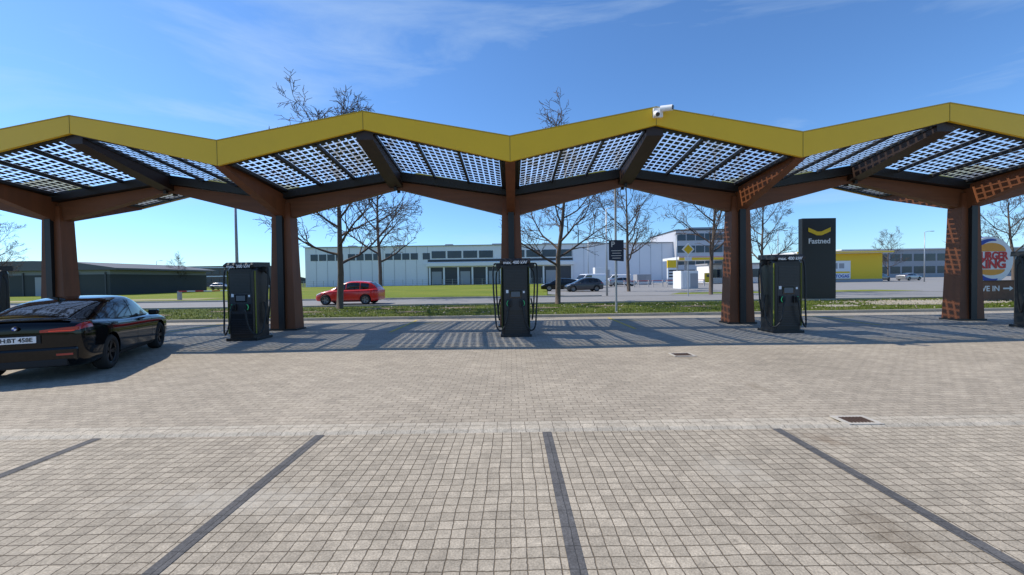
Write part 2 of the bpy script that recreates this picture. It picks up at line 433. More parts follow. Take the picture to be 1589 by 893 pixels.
# ------------------------------------------------------------ canopy
can = thing('charging_canopy', (0, YC, 0), 'long zigzag solar canopy with yellow edge on timber columns', 'canopy')
def tri(x):
    m = (x % 8); return 1-abs(m-4)/4
def rz(x, y):
    t = tri(x); v = abs(y)/3.25
    return (4.80+.64*t)*(1-v)+(4.97+.90*t)*v
X0, X1 = -24, 24
knots = [X0+4*i for i in range(13)]
def zig(name, mat, y0, y1, zb, zt, x0=X0, x1=X1):
    V = []; F = []
    ks = [k for k in knots if x0 <= k <= x1]
    for k in ks:
        t = tri(k); a = zb[0]+(zb[1]-zb[0])*t; b = zt[0]+(zt[1]-zt[0])*t
        V += [(k, y0, a), (k, y1, a), (k, y1, b), (k, y0, b)]
    for i in range(len(ks)-1):
        q = i*4
        for j in range(4): F.append((q+j, q+(j+1) % 4, q+4+(j+1) % 4, q+4+j))
    F.append((0, 1, 2, 3)); n = len(V); F.append((n-4, n-3, n-2, n-1))
    return fixn(mo(name, V, F, mat, can))
zig('fascia', YEL, -3.29, -3.21, (4.90, 5.83), (5.57, 6.30))
zig('fascia', YEL, 3.21, 3.29, (4.90, 5.83), (5.57, 6.30))
zig('fascia_cap', M('yellow_cap', (.5, .34, .01), .4), -3.30, -3.10, (5.573, 6.303), (5.60, 6.33))
zig('edge_purlin', BLACK, -3.20, -3.06, (4.93, 5.80), (5.10, 5.97))
zig('edge_purlin', BLACK, 3.06, 3.20, (4.93, 5.80), (5.10, 5.97))
zig('beam', WOODB, -.13, .13, (3.87, 4.90), (4.55, 5.15))
zig('roof_spine', BLACK, -.32, .32, (4.57, 5.17), (4.84, 5.47))
JD = M('joint_dark', (.20, .14, .01), .5)
for k in knots:
    t = tri(k); a = 4.90+.93*t; b = 5.57+.73*t
    if abs(k) < 22: box('fascia_joint', can, JD, (k, -3.292, (a+b)/2), (.012, .008, b-a))
for k in range(-24, 25, 8):
    for sgn in (-1, 1):
        prism('arm', can, WOOD, [(sgn*.12, 3.80), (sgn*.35, 3.98), (sgn*3.18, 4.88), (sgn*3.18, 5.02), (sgn*.12, 4.72)], k-.14, k+.14, 'x')
        prism('arm_flashing', can, BLACK, [(sgn*.30, 4.78), (sgn*3.05, 4.975), (sgn*3.05, 5.02), (sgn*.30, 4.87)], k-.26, k+.26, 'x')
for k in range(-20, 21, 8):
    for sgn in (-1, 1):
        prism('ridge_rafter', can, WOODD, [(sgn*.1, 4.92), (sgn*3.18, 5.58), (sgn*3.18, 5.86), (sgn*.1, 5.42)], k-.23, k+.23, 'x')
        box('bracket', can, BLACK, (k, sgn*.2, 4.88), (.1, .1, .12))
for k in range(-24, 25, 8):
    for s2 in (-1, 1):
        V = []
        for z, wi, wo, dp in ((0.06, .09, .44, .30), (2.2, .085, .37, .26), (3.9, .07, .32, .24), (4.45, .07, .28, .22)):
            V += [(k+s2*wi, -dp, z), (k+s2*wo, -dp, z), (k+s2*wo, dp, z), (k+s2*wi, dp, z)]
        F = [(0, 1, 2, 3), (12, 13, 14, 15)]
        for i in range(3):
            for j in range(4): F.append((i*4+j, i*4+(j+1) % 4, i*4+4+(j+1) % 4, i*4+4+j))
        fixn(mo('column', V, F, WOOD, can))
    box('column_core', can, BLACK, (k, 0, 2.3), (.14, .40, 4.5))
    box('column_foot', can, BLACK, (k, 0, .03), (1.0, .66, .06))
    box('down_pipe', can, BLACK, (k, -.30, 2.4), (.20, .13, 4.7))
a0 = .30; a1 = 3.74; gap = .07; pw = (a1-a0-gap*2)/3
bars = []
for k in range(-24, 24, 4):
    valley_left = (k % 8 == 0)
    for j in range(3):
        u0 = a0+j*(pw+gap); u1 = u0+pw
        if valley_left: xa, xb = k+u0, k+u1
        else: xa, xb = k+4-u1, k+4-u0
        for sgn in (-1, 1):
            ya, yb = sgn*.36, sgn*3.04
            q = [(xa, ya), (xb, ya), (xb, yb), (xa, yb)]
            V = [(x, y, rz(x, y)+.02) for x, y in q]
            f = (0, 1, 2, 3) if sgn > 0 else (3, 2, 1, 0)
            uv = [(0, 0), (1, 0), (1, 1), (0, 1)]; uvs = [uv[i] for i in f]
            mo('solar_panel', V, [f], PANEL, can, uvs=uvs)
    for j in range(4):
        u = a0+j*(pw+gap)-gap/2
        x = k+u if valley_left else k+4-u
        for sgn in (-1, 1):
            ya, yb = sgn*.3, sgn*3.1
            hw = .035
            V = []
            for y in (ya, yb):
                for dx in (-hw, hw):
                    z = rz(x+dx, y); V += [(x+dx, y, z-.07), (x+dx, y, z+.03)]
            F = [(0, 1, 3, 2), (4, 5, 7, 6), (0, 2, 6, 4), (1, 3, 7, 5), (0, 1, 5, 4), (2, 3, 7, 6)]
            bars.append((V, F))
V = []; F = []
for v, f in bars:
    q = len(V); V += v; F += [tuple(i+q for i in ff) for ff in f]
fixn(mo('panel_framing', V, F, BLACK, can))

def cyl(name, parent, mat, p0, p1, r0, r1=None, sides=20):
    p0 = Vector(p0); p1 = Vector(p1); r1 = r0 if r1 is None else r1
    V = []; F = []; tubegeo(V, F, [p0, p1], [r0, r1], sides)
    return fixn(mo(name, V, F, mat, parent))
cc = thing('security_camera', (4.03, 11.33, 6.12), 'white security camera pair mounted on the yellow canopy edge', 'security camera')
box('bracket', cc, WHITE, (0, -.02, .02), (.26, .10, .26), .02)
cyl('housing', cc, WHITE, (.05, -.10, .10), (.30, -.28, .06), .075)
cyl('lens', cc, GLASS, (.298, -.279, .061), (.32, -.295, .056), .055)
cyl('housing', cc, WHITE, (-.06, -.08, -.02), (-.08, -.24, -.10), .08, .06)
cyl('lens', cc, GLASS, (-.08, -.241, -.1), (-.082, -.26, -.11), .05)

# ------------------------------------------------------------ chargers
LCD = Memit('screen_glow', (.05, .07, .09), .25)
def charger(loc, kw):
    t = thing('charging_station', loc, 'tall black fast charger with hanging cables under the canopy', 'charging station', 'fast chargers under the canopy')
    c = .09; w_, d_ = .42, .36
    plan = [(-w_+c, -d_), (w_-c, -d_), (w_, -d_+c), (w_, d_-c), (w_-c, d_), (-w_+c, d_), (-w_, d_-c), (-w_, -d_+c)]
    V = []; F = []
    lv = [(.08, 1.0), (.3, 1.0), (1.3, 1.0), (2.05, 1.0), (2.15, .93)]
    for z, s in lv: V += [(x*s, y*s, z) for x, y in plan]
    for i in range(len(lv)-1):
        for j in range(8): F.append((i*8+j, i*8+(j+1) % 8, i*8+8+(j+1) % 8, i*8+8+j))
    F += [tuple(range(8)), tuple(range(32, 40))]
    fixn(mo('body', V, F, CHB, t))
    box('plinth', t, BLACK, (0, 0, .04), (.90, .78, .08), .01)
    prism('hood', t, CHG, [(-.42, 2.13), (-.45, 2.20), (-.30, 2.28), (.36, 2.30), (.38, 2.15)], -.44, .44, 'x')
    multibox('grille', t, CHG, [((0, -.366, 1.42+.042*i), (.56, .02, .022)) for i in range(13)])
    multibox('lower_grille', t, CHG, [((0, -.366, .22+.05*i), (.60, .016, .022)) for i in range(9)])
    box('display_screen', t, GLASS, (0, -.372, 1.24), (.34, .02, .22), .005)
    box('display_panel', t, CHG, (0, -.364, 1.08), (.62, .012, .60), .004)
    box('screen_image', t, LCD, (0, -.3835, 1.24), (.26, .002, .15))
    box('information_label', t, WHITE, (-.24, -.373, 1.32), (.07, .004, .09)); box('information_label', t, WHITE, (.24, -.373, 1.30), (.05, .004, .06))
    for sx in (-1, 1):
        h = box('plug_holster', t, BLACK, (sx*.19, -.40, .98), (.15, .08, .20), .015)
        pts = [Vector((sx*.19+sx*.062*math.cos(a), -.443, .98+.085*math.sin(a))) for a in [R(-60+130*i/10) for i in range(11)]]
        tube('holster_light', h, GREEN, pts, .010, 6)
        box('plug', h, RUBBER, (sx*.19, -.46, .99), (.07, .08, .12), .015)
        prism('edge_strip', t, LIME, [(sx*.396, .2), (sx*.404, .2), (sx*.404, 2.03), (sx*.396, 2.03)], -.349, -.3, 'y')
        box('cable_arm', t, BLACK, (sx*.46, .02, 2.08), (.22, .12, .16), .02)
        pts = curvepts([(sx*.50, .0, 2.12), (sx*.64, -.08, 2.08), (sx*.65, -.14, 1.5), (sx*.61, -.2, .8), (sx*.56, -.30, .30), (sx*.42, -.45, .20), (sx*.28, -.50, .45), (sx*.20, -.50, .93)], 40)
        tube('charging_cable', t, CABLE, pts, .024, 8)
        pts = curvepts([(sx*.46, .05, 2.0), (sx*.57, .1, 1.8), (sx*.55, .1, .95), (sx*.49, .06, .45), (sx*.52, -.02, .75), (sx*.46, -.02, 1.1)], 30)
        tube('charging_cable', t, CABLE, pts, .022, 8)
    text('power_label', 'max. %d kW' % kw, .125, (0, -.448, 2.155), (R(98), 0, 0), WHITE, t, .002, .003)
    box('label_plate', t, BLACK, (0, -.37, 2.03), (.66, .012, .09))
    return t
CY = 12.3
ch = charger((.1, CY, .003), 400)
for X in (8.0, -15.75, 15.75):
    clone(ch, (X, CY, .003))
charger((-7.85, CY, .003), 300)

# ------------------------------------------------------------ cars
def smoothstations(tab, n):
    m = len(tab)-1
    return [cr(tab, m*i/(n)) for i in range(n+1)]
def interp(tab, x):
    for i in range(len(tab)-1):
        if tab[i][0] <= x <= tab[i+1][0]:
            lo, hi = 0., 1.
            for _ in range(24):
                mid = (lo+hi)/2
                if cr(tab, i+mid)[0] < x: lo = mid
                else: hi = mid
            return i+lo
    return 0 if x < tab[0][0] else len(tab)-1.0001
def bodysec(r, v):
    x, w_, zb, zs, zt = r
    P = [(0, zb), (.55*w_, zb), (.86*w_, zb), (.955*w_, zb+.06), (.985*w_, zb+.22*(zs-zb)), (1.0*w_, zb+.62*(zs-zb)), (.985*w_, zs-.10*(zs-zb)), (.93*w_, zs), (.78*w_, zs+.55*(zt-zs)), (.4*w_, zt-.01), (0, zt)]
    return cr(P, v*(len(P)-1))
def cabsec(r, v):
    x, wb, zb, wr, zr = r; h = zr-zb
    P = [(wb, zb-.06), (wb-.015, zb+.03*h), (wb+(wr-wb)*.42, zb+.5*h), (wr+.03, zb+.86*h), (wr*.84, zb+.975*h), (wr*.45, zr+.008), (0, zr+.014)]
    return cr(P, v*(len(P)-1))
def surf(tab, sec, t, v, side):
    r = cr(tab, t); p = sec(r, v); return Vector((r[0], side*p[0], p[1]))
def patch(name, parent, mat, tab, sec, x0, x1, v0, v1, side, off=.006, nu=14, nv=8, both=False):
    V = []; F = []
    if both: cols = [(v0+(1-v0)*j/nv, 1) for j in range(nv+1)]+[(1-(1-v0)*j/nv, -1) for j in range(1, nv+1)]
    else: cols = [(v0+(v1-v0)*j/nv, side) for j in range(nv+1)]
    for i in range(nu+1):
        for j, (v, s) in enumerate(cols):
            xx = x0+(x1-x0)*i/nu
            t = interp(tab, xx); e = .02
            p = surf(tab, sec, t, v, s)
            pu = surf(tab, sec, min(t+e, len(tab)-1.001), v, s)-surf(tab, sec, max(t-e, 0), v, s)
            pv = surf(tab, sec, t, min(v+.01, 1), s)-surf(tab, sec, t, max(v-.01, 0), s)
            n = pu.cross(pv)
            if n.length < 1e-9: n = Vector((0, 0, 1))
            n.normalize()
            if n.dot(p-Vector((p.x, 0, .7))) < 0: n = -n
            V.append(p+n*off)
    m = len(cols)
    for i in range(nu):
        for j in range(m-1): F.append((i*m+j, i*m+j+1, (i+1)*m+j+1, (i+1)*m+j))
    return mo(name, V, F, mat, parent, True)
def loft(name, parent, mat, tab, sec, nu, nv, close_bottom):
    V = []; F = []
    rows = smoothstations(tab, nu)
    for r in rows:
        left = [sec(r, j/nv) for j in range(nv+1)]
        ring = [(r[0], p[0], p[1]) for p in left]+[(r[0], -p[0], p[1]) for p in left[-2:0 if close_bottom else None:-1]]
        V += ring; m = len(ring)
    for i in range(nu):
        for j in range(m):
            F.append((i*m+j, i*m+(j+1) % m, (i+1)*m+(j+1) % m, (i+1)*m+j))
    F.append(tuple(range(m))); F.append(tuple(range(nu*m, nu*m+m)))
    return fixn(mo(name, V, F, mat, parent, True))
def wheel(parent, x, y, r, wd, rimmat, spokes=5, double=True):
    s = 1 if y > 0 else -1
    profl = [(r*.66, -wd/2), (r*.90, -wd/2), (r*.985, -wd*.36), (r, -wd*.2), (r, wd*.2), (r*.985, wd*.36), (r*.90, wd/2), (r*.66, wd/2), (r*.64, wd*.3), (r*.64, -wd*.3)]
    n = 36; V = []; F = []
    for i in range(n):
        a = 2*math.pi*i/n
        for rr, yy in profl: V.append((rr*math.cos(a), yy, rr*math.sin(a)))
    m = len(profl)
    for i in range(n):
        for j in range(m):
            F.append((i*m+j, i*m+(j+1) % m, ((i+1) % n)*m+(j+1) % m, ((i+1) % n)*m+j))
    t = fixn(mo('wheel', V, F, RUBBER, parent, True)); t.location = (x, y, r)
    V = []; F = []
    def ringband(r0, r1, y0, y1):
        k = len(V)
        for i in range(n):
            a = 2*math.pi*i/n
            V.append((r0*math.cos(a), y0, r0*math.sin(a))); V.append((r1*math.cos(a), y1, r1*math.sin(a)))
        for i in range(n):
            F.append((k+2*i, k+2*i+1, k+2*((i+1) % n)+1, k+2*((i+1) % n)))
    yo = s*wd*.42
    ringband(r*.665, r*.60, yo, yo-s*.012); ringband(r*.60, r*.58, yo-s*.012, -yo*.6)
    ringband(r*.58, r*.02, -s*.02, -s*.02)
    cnt = spokes*2 if double else spokes
    for i in range(cnt):
        if double: a = 2*math.pi*(i//2)/spokes+(.14 if i % 2 else -.14)
        else: a = 2*math.pi*i/spokes
        ca, sa = math.cos(a), math.sin(a); hw = r*.045; k = len(V)
        for rr, dy, ww in ((r*.08, -.03, hw*1.2), (r*.62, -.008, hw)):
            for sg in (-1, 1):
                for d2 in (0, -.03):
                    V.append((rr*ca-sg*ww*sa, yo+s*(dy+d2), rr*sa+sg*ww*ca))
        F.extend([(k, k+1, k+3, k+2), (k+4, k+5, k+7, k+6), (k, k+1, k+5, k+4), (k+2, k+3, k+7, k+6), (k, k+2, k+6, k+4), (k+1, k+3, k+7, k+5)])
    ringband(r*.14, r*.01, yo-s*.02, yo-s*.012)
    fixn(mo('rim', V, F, rimmat, t))
    return t

def car(loc, rotz, kind, paint, label, detail=True, group=None, rimmat=None, name='car', category='car'):
    t = thing(name, loc, label, category, group, rotz)
    if kind == 'sedan':
        B = [(-2.39, .66, .40, .80, .86), (-2.375, .76, .33, .93, .99), (-2.30, .84, .25, 1.0, 1.07), (-2.05, .895, .22, 1.01, 1.10), (-1.4, .925, .20, .98, 1.07), (-.6, .915, .19, .94, 1.0), (.3, .91, .18, .92, .98), (1.0, .915, .18, .90, .98), (1.6, .92, .20, .86, .94), (2.05, .885, .22, .78, .84), (2.28, .79, .24, .70, .74), (2.36, .70, .26, .62, .66), (2.39, .6, .30, .56, .58)]
        C = [(-2.10, .70, 1.02, .50, 1.085), (-1.75, .755, 1.0, .54, 1.185), (-1.25, .80, .97, .575, 1.315), (-.65, .82, .95, .60, 1.41), (0, .825, .94, .61, 1.445), (.4, .82, .935, .60, 1.415), (.75, .80, .93, .60, 1.29), (1.1, .78, .92, .60, 1.10), (1.35, .76, .90, .6, .96)]
        wx = (-1.40, 1.45); r = .345; hw = .80
        side = [(-1.45, -.12), (-.04, .83)]; rear = (-1.98, -1.0); front = (.47, 1.22)
    elif kind == 'hatch':
        B = [(-2.0, .62, .38, .72, .78), (-1.985, .72, .30, .86, .92), (-1.92, .79, .25, .93, 1.0), (-1.7, .84, .22, .95, 1.02), (-1.2, .86, .19, .93, 1.0), (0, .86, .18, .90, .96), (.7, .86, .18, .88, .95), (1.15, .85, .20, .85, .93), (1.6, .80, .22, .76, .84), (1.88, .71, .25, .65, .72), (1.98, .6, .28, .56, .60), (2.0, .55, .3, .52, .55)]
        C = [(-1.93, .70, .93, .55, .98), (-1.78, .73, .93, .56, 1.16), (-1.48, .76, .93, .57, 1.36), (-1.0, .78, .92, .58, 1.455), (-.45, .79, .91, .59, 1.48), (-.05, .79, .90, .585, 1.45), (.35, .78, .90, .58, 1.30), (.75, .76, .89, .57, 1.10), (1.12, .74, .88, .56, .94)]
        wx = (-1.22, 1.28); r = .315; hw = .765
        side = [(-1.40, -.90), (-.82, -.02), (.05, .68)]; rear = (-1.84, -1.40); front = (.12, .98)
    else:
        B = [(-2.6, .85, .35, .9, .98), (-2.58, .90, .28, 1.0, 1.05), (-2.4, .95, .25, 1.05, 1.1), (-1, .97, .22, 1.05, 1.1), (1, .97, .22, 1.05, 1.1), (1.8, .95, .22, 1.0, 1.08), (2.3, .88, .25, .85, .95), (2.55, .78, .3, .7, .8), (2.6, .7, .35, .6, .65)]
        C = [(-2.58, .90, 1.0, .82, 1.9), (-2.54, .92, 1.0, .84, 1.98), (-2.3, .93, 1.0, .84, 2.0), (0, .93, 1.0, .84, 2.0), (.9, .93, 1.0, .84, 1.98), (1.2, .92, 1.0, .82, 1.85), (1.6, .88, 1.0, .80, 1.45), (2.0, .85, .98, .78, 1.08)]
        wx = (-1.6, 1.65); r = .34; hw = .85
        side = [(.15, 1.3)]; rear = None; front = (1.2, 1.85)
    body = loft('body', t, paint, B, bodysec, 56 if detail else 30, 22 if detail else 14, True)
    cut = []
    for x in wx:
        for s in (-1, 1):
            V = []; F = []
            tubegeo(V, F, [Vector((x, s*(hw-.17), r+.01)), Vector((x, s*(hw+.5), r+.01))], [r+.045]*2, 28)
            o = fixn(mo('cut', V, F, RUBBER, t)); cut.append(o)
            md = body.modifiers.new('b', 'BOOLEAN'); md.operation = 'DIFFERENCE'; md.object = o; md.solver = 'EXACT'
    dg = bpy.context.evaluated_depsgraph_get()
    me = bpy.data.meshes.new_from_object(body.evaluated_get(dg)); body.modifiers.clear(); body.data = me
    for o in cut: bpy.data.objects.remove(o)
    for p in me.polygons: p.use_smooth = p.area < .2
    try: me.set_sharp_from_angle(angle=R(38))
    except Exception: pass
    loft('cabin', t, paint, C, cabsec, 36, 16, False)
    for s in (-1, 1):
        for k, (a, b) in enumerate(side):
            patch('side_window', t, GLASS, C, cabsec, a, b, .19, .475, s, .005)
    if rear: patch('rear_window', t, GLASS, C, cabsec, rear[0], rear[1], .60, 1, 1, .005, both=True)
    patch('windscreen', t, GLASS, C, cabsec, front[0], front[1], .60, 1, 1, .005, both=True)
    rm = rimmat or RIM
    for x in wx:
        for s in (-1, 1): wheel(t, x, s*hw, r, .225, rm)
    HL = M('headlight_glass', (.55, .57, .6), .1, var=.1)
    TL = M('taillight_red', (.35, .01, .01), .12, var=.1, coat=1)
    for s in (-1, 1):
        patch('headlight', t, HL, B, bodysec, B[-1][0]-.42, B[-1][0]-.09, .60, .70, s, .006)
        patch('taillight', t, TL, B, bodysec, B[0][0]+.03, B[0][0]+.30, .59, .69, s, .007)
        patch('sill_trim', t, RUBBER, B, bodysec, wx[0]+r+.06, wx[1]-r-.06, .27, .36, s, .005)
        mx_ = side[-1][1]-.12; mz = C[5][2]+.06
        box('mirror', t, paint, (mx_, s*(B[5][1]+.075), mz), (.12, .20, .13), .035)
        for (a, b) in side:
            xx = a-.012 if kind != 'van' else b
            patch('door_seam', t, RUBBER, B, bodysec, xx, xx+.008, .36, .70, s, .002, 2, 10)
        patch('door_seam', t, RUBBER, B, bodysec, side[-1][1]+.02, side[-1][1]+.028, .36, .68, s, .002, 2, 10)
        for (a, b) in side[-2:]:
            patch('door_handle', t, paint if kind != 'sedan' else CHB, B, bodysec, a+.10, a+.30, .60, .625, s, .02, 4, 3)
    if kind == 'sedan' and detail:
        for s in (-1, 1):
            o = prism('taillight', t, TL, [(s*.30, .865), (s*.70, .865), (s*.80, .90), (s*.80, .955), (s*.62, .945), (s*.30, .91)], -2.405, -2.30, 'x')
            box('light_bar', o, Memit('lamp_amber_red', (.8, .05, .02), .2), (-2.408, s*.58, .888), (.006, .34, .012))
        box('rear_bumper', t, paint, (-2.37, 0, .47), (.10, 1.56, .26), .045)
        box('diffuser', t, RUBBER, (-2.385, 0, .33), (.10, 1.30, .12), .02)
        box('plate_recess', t, RUBBER, (-2.40, 0, .755), (.02, .62, .15), .005)
        pl = box('number_plate', t, WHITE, (-2.418, 0, .755), (.012, .52, .115), .004)
        box('plate_band', pl, BLUE, (-2.426, .237, .755), (.004, .042, .108))
        text('plate_text', 'H:BT 458E', .098, (-2.4265, -.02, .753), (R(90), 0, R(-90)), BLACK, pl, .001, .0025, sx=.92)
        bd = cyl('badge', t, BLACK, (-2.40, 0, .965), (-2.375, 0, .965), .044, sides=28)
        bd.location = (-.03, 0, -.01)
        for q in range(4):
            pts = [(0, .965)]+[(.03*math.cos(R(90*q+90*i/6)), .965+.03*math.sin(R(90*q+90*i/6))) for i in range(7)]
            prism('badge_quarter', bd, BLUE if q % 2 else WHITE, pts, -2.404, -2.40, 'x')
        for s in (-1, 1): box('fog_reflector', t, TL, (-2.424, s*.62, .47), (.01, .22, .035))
        box('spoiler_lip', t, paint, (-2.28, 0, 1.085), (.12, 1.3, .025), .01)
        for s in (-1, 1):
            pts = [surf(C, cabsec, interp(C, -1.5+2.42*i/16), .185, s)+Vector((0, s*.006, 0)) for i in range(17)]
            tube('window_trim', t, BLACK, pts, .008, 6)
        prism('antenna_fin', t, paint, [(-1.05, 1.36), (-.82, 1.40), (-.86, 1.42), (-1.05, 1.44)], -.012, .012, 'y')
    return t

P_BLACK = M('black_car_paint', (.0025, .0025, .003), .06, 0, var=.1, spec=.42)
P_RED = M('red_car_paint', (.62, .012, .010), .25, 0, var=.05, coat=.6)
P_GREY = M('grey_car_paint', (.05, .055, .065), .25, .3, coat=.6)
P_WHITE = M('white_car_paint', (.72, .73, .75), .3, 0, var=.03, coat=.6)
P_SILVER = M('silver_car_paint', (.30, .31, .33), .3, .5, coat=.6)
hd = math.atan2(2.58, -1.22)
hx, hy = math.cos(hd), math.sin(hd)
car((-8.52+2.4*hx, 7.05+2.4*hy, .002), hd, 'sedan', P_BLACK, 'glossy black fastback sedan parked on the paving before the canopy', True, rimmat=RIMD)
car((-10.4, 26.6, .2), math.pi, 'hatch', P_RED, 'bright red small hatchback driving along the road behind the verge', True)
GC = 'cars standing in the industrial yard'
car((7.6, 44, .205), math.pi+.1, 'hatch', P_GREY, 'dark grey hatchback parked at the yard entrance', False, GC)
car((5.7, 47, .205), math.pi-.1, 'sedan', P_BLACK, 'black sedan parked beside the yard', False, GC)
car((77, 80, .205), .3, 'sedan', P_SILVER, 'silver sedan parked near the petrol station', False, GC)
car((70.5, 79, .205), .4, 'hatch', P_GREY, 'grey hatchback parked near the petrol station', False, GC)
car((17.5, 66, .205), .2, 'sedan', P_SILVER, 'silver sedan parked in the yard', False, GC)
car((11.2, 60, .205), math.pi+.5, 'van', P_WHITE, 'white panel van standing behind the dark parked cars', False, GC, name='van', category='van')
car((21.5, 84, .205), math.pi, 'van', P_WHITE, 'white panel van in the yard by the hall', False, GC, name='van', category='van')
car((-62, 88, .2), 0, 'hatch', P_SILVER, 'silver hatchback parked beyond the field', False, GC)
car((-55, 90, .2), 0, 'hatch', P_WHITE, 'white hatchback parked beyond the field', False, GC)

# ------------------------------------------------------------ trees
def make_tree(seed, H, limbs, tilt=(34, 70), crown0=.28):
    rg = random.Random(seed)
    TV, TF, CV, CF = [], [], [], []
    def grow(p, d, Lg, r, lvl, V, F):
        nseg = (9, 7, 4, 3, 2)[lvl]; sides = (9, 6, 4, 3, 3)[lvl]
        pts = [p.copy()]; rad = [r]; dd = d.copy()
        wob = (.045, .12, .17, .2, .2)[lvl]; up = (.03, .07, .05, .04, .03)[lvl]
        for i in range(nseg):
            dd = (dd+Vector((rg.gauss(0, wob), rg.gauss(0, wob), rg.gauss(0, wob)+up))).normalized()
            p = p+dd*(Lg/nseg); pts.append(p.copy())
            tt = (i+1)/nseg
            rad.append(r*(1-.80*tt**(1.2 if lvl == 0 else 1)))
        rad = [max(q, .0092) for q in rad]
        tubegeo(V, F, pts, rad, sides)
        return pts, rad
    def sample(pts, rad, t):
        f = t*(len(pts)-1); i = min(int(f), len(pts)-2); k = f-i
        return pts[i].lerp(pts[i+1], k), rad[i]*(1-k)+rad[i+1]*k, (pts[i+1]-pts[i]).normalized()
    def side_dir(d, ang, az):
        u = d.cross(Vector((0, 0, 1)) if abs(d.z) < .95 else Vector((1, 0, 0))).normalized(); w_ = d.cross(u)
        s = u*math.cos(az)+w_*math.sin(az)
        return (d*math.cos(ang)+s*math.sin(ang)).normalized()
    tp, tr = grow(Vector((0, 0, -.1)), Vector((rg.uniform(-.03, .03), rg.uniform(-.03, .03), 1)).normalized(), H*.84, H*.0138, 0, TV, TF)
    counts = {1: 8, 2: 5, 3: 3}
    def rec(pts, rad, Lg, lvl):
        if lvl > 4: return
        n = counts[lvl-1]
        for i in range(n):
            t = .22+.78*(i+rg.random()*.8)/n; t = min(t, .99)
            p, r, d = sample(pts, rad, t)
            l2 = Lg*rg.uniform(.42, .66)*(1.05-.5*t)
            if lvl == 4: l2 = max(l2, .28)
            nd = side_dir(d, R(rg.uniform(24, 48)), rg.uniform(0, 6.28))
            q, rr = grow(p, nd, l2, max(r*.64, .0115), lvl, CV, CF)
            rec(q, rr, l2, lvl+1)
    az0 = rg.random()*6
    for i in range(limbs):
        f = i/(limbs-1); t = crown0+(.98-crown0)*f
        p, r, d = sample(tp, tr, t)
        az0 += 2.4+rg.uniform(-.5, .5)
        ang = R(tilt[1]+(tilt[0]-tilt[1])*f+rg.uniform(-9, 9))
        l2 = H*(.36-.10*f)*rg.uniform(.8, 1.2)
        q, rr = grow(p, side_dir(Vector((0, 0, 1)), ang, az0), l2, max(r*.62, .03), 1, CV, CF)
        rec(q, rr, l2, 2)
    def mk(n, V, F):
        me = bpy.data.meshes.new(n); me.from_pydata(V, [], F); me.materials.append(BARK if n == 'trunk' else TWIG)
        me.polygons.foreach_set('use_smooth', [True]*len(me.polygons)); me.update(); return me
    zt = max(v[2] for v in CV)
    k = H/zt
    TV = [(x*k, y*k, z*k) for x, y, z in TV]; CV = [(x*k, y*k, z*k) for x, y, z in CV]
    return mk('trunk', TV, TF), mk('crown', CV, CF)
T = [make_tree(11, 10, 14), make_tree(23, 10, 13, (30, 70)), make_tree(38, 10, 14, (36, 68))]
def tree(x, y, H, k, rot, label='bare deciduous tree standing on the grass verge', z=.17, sxy=1.0):
    t = thing('tree', (x, y, z), label, 'tree', 'bare trees along the road', rot)
    for n, me in zip(('trunk', 'crown'), T[k]):
        o = bpy.data.objects.new(n, me); o.parent = t; o.scale = (H/10*sxy, H/10*sxy, H/10); link(o)
    return t
tree(-9.55, 22.8, 12.5, 0, .4, sxy=1.2)
tree(-11.0, 34.6, 16.4, 1, 2.0, 'bare deciduous tree by the footpath across the road', sxy=.92)
tree(2.65, 24.0, 11.9, 2, 1.1, sxy=1.2)
tree(11.9, 42, 15.5, 0, 4.0, 'bare deciduous tree at the edge of the yard')
tree(15.8, 32.8, 14.8, 1, 5.2, 'tall bare tree on the far side of the road', sxy=.95)
tree(21.5, 35.6, 12.0, 2, 2.6, 'bare tree on the grass island by the yard', sxy=1.0)
tree(37.5, 30.8, 10.5, 2, 3.3, 'bare tree near the road beside the restaurant sign')
tree(-56, 69, 7.0, 2, 2.2, 'small bare tree at the edge of the field')
tree(-43, 34, 8.5, 1, .7, 'bare deciduous tree beside the road')
tree(24.5, 120, 13, 2, .9, 'distant bare tree behind the yard')
tree(84, 92, 12, 0, 2.9, 'distant bare tree behind the petrol station')
rg = random.Random(9); V = []; F = []
for i in range(5200):
    x = rg.uniform(-900, 900); y = rg.uniform(380, 420); s = rg.uniform(2.0, 4.5)
    top = 7+3*math.sin(x*.013)+2*math.sin(x*.041+1)
    z = rg.uniform(0, max(2, top)); k = len(V)
    a = [Vector((rg.uniform(-1, 1), rg.uniform(-1, 1), rg.uniform(-1, 1))).normalized()*s for _ in range(4)]
    V += [(x+q.x, y+q.y, z+q.z) for q in a]; F += [(k, k+1, k+2), (k, k+2, k+3), (k, k+1, k+3), (k+1, k+2, k+3)]
g = mo('distant_woodland', V, F, M('woodland_haze', (.12, .115, .10), .95, var=.3, scale=.05)); g['kind'] = 'stuff'; g['label'] = 'low brown woodland along the horizon'; g['category'] = 'trees'

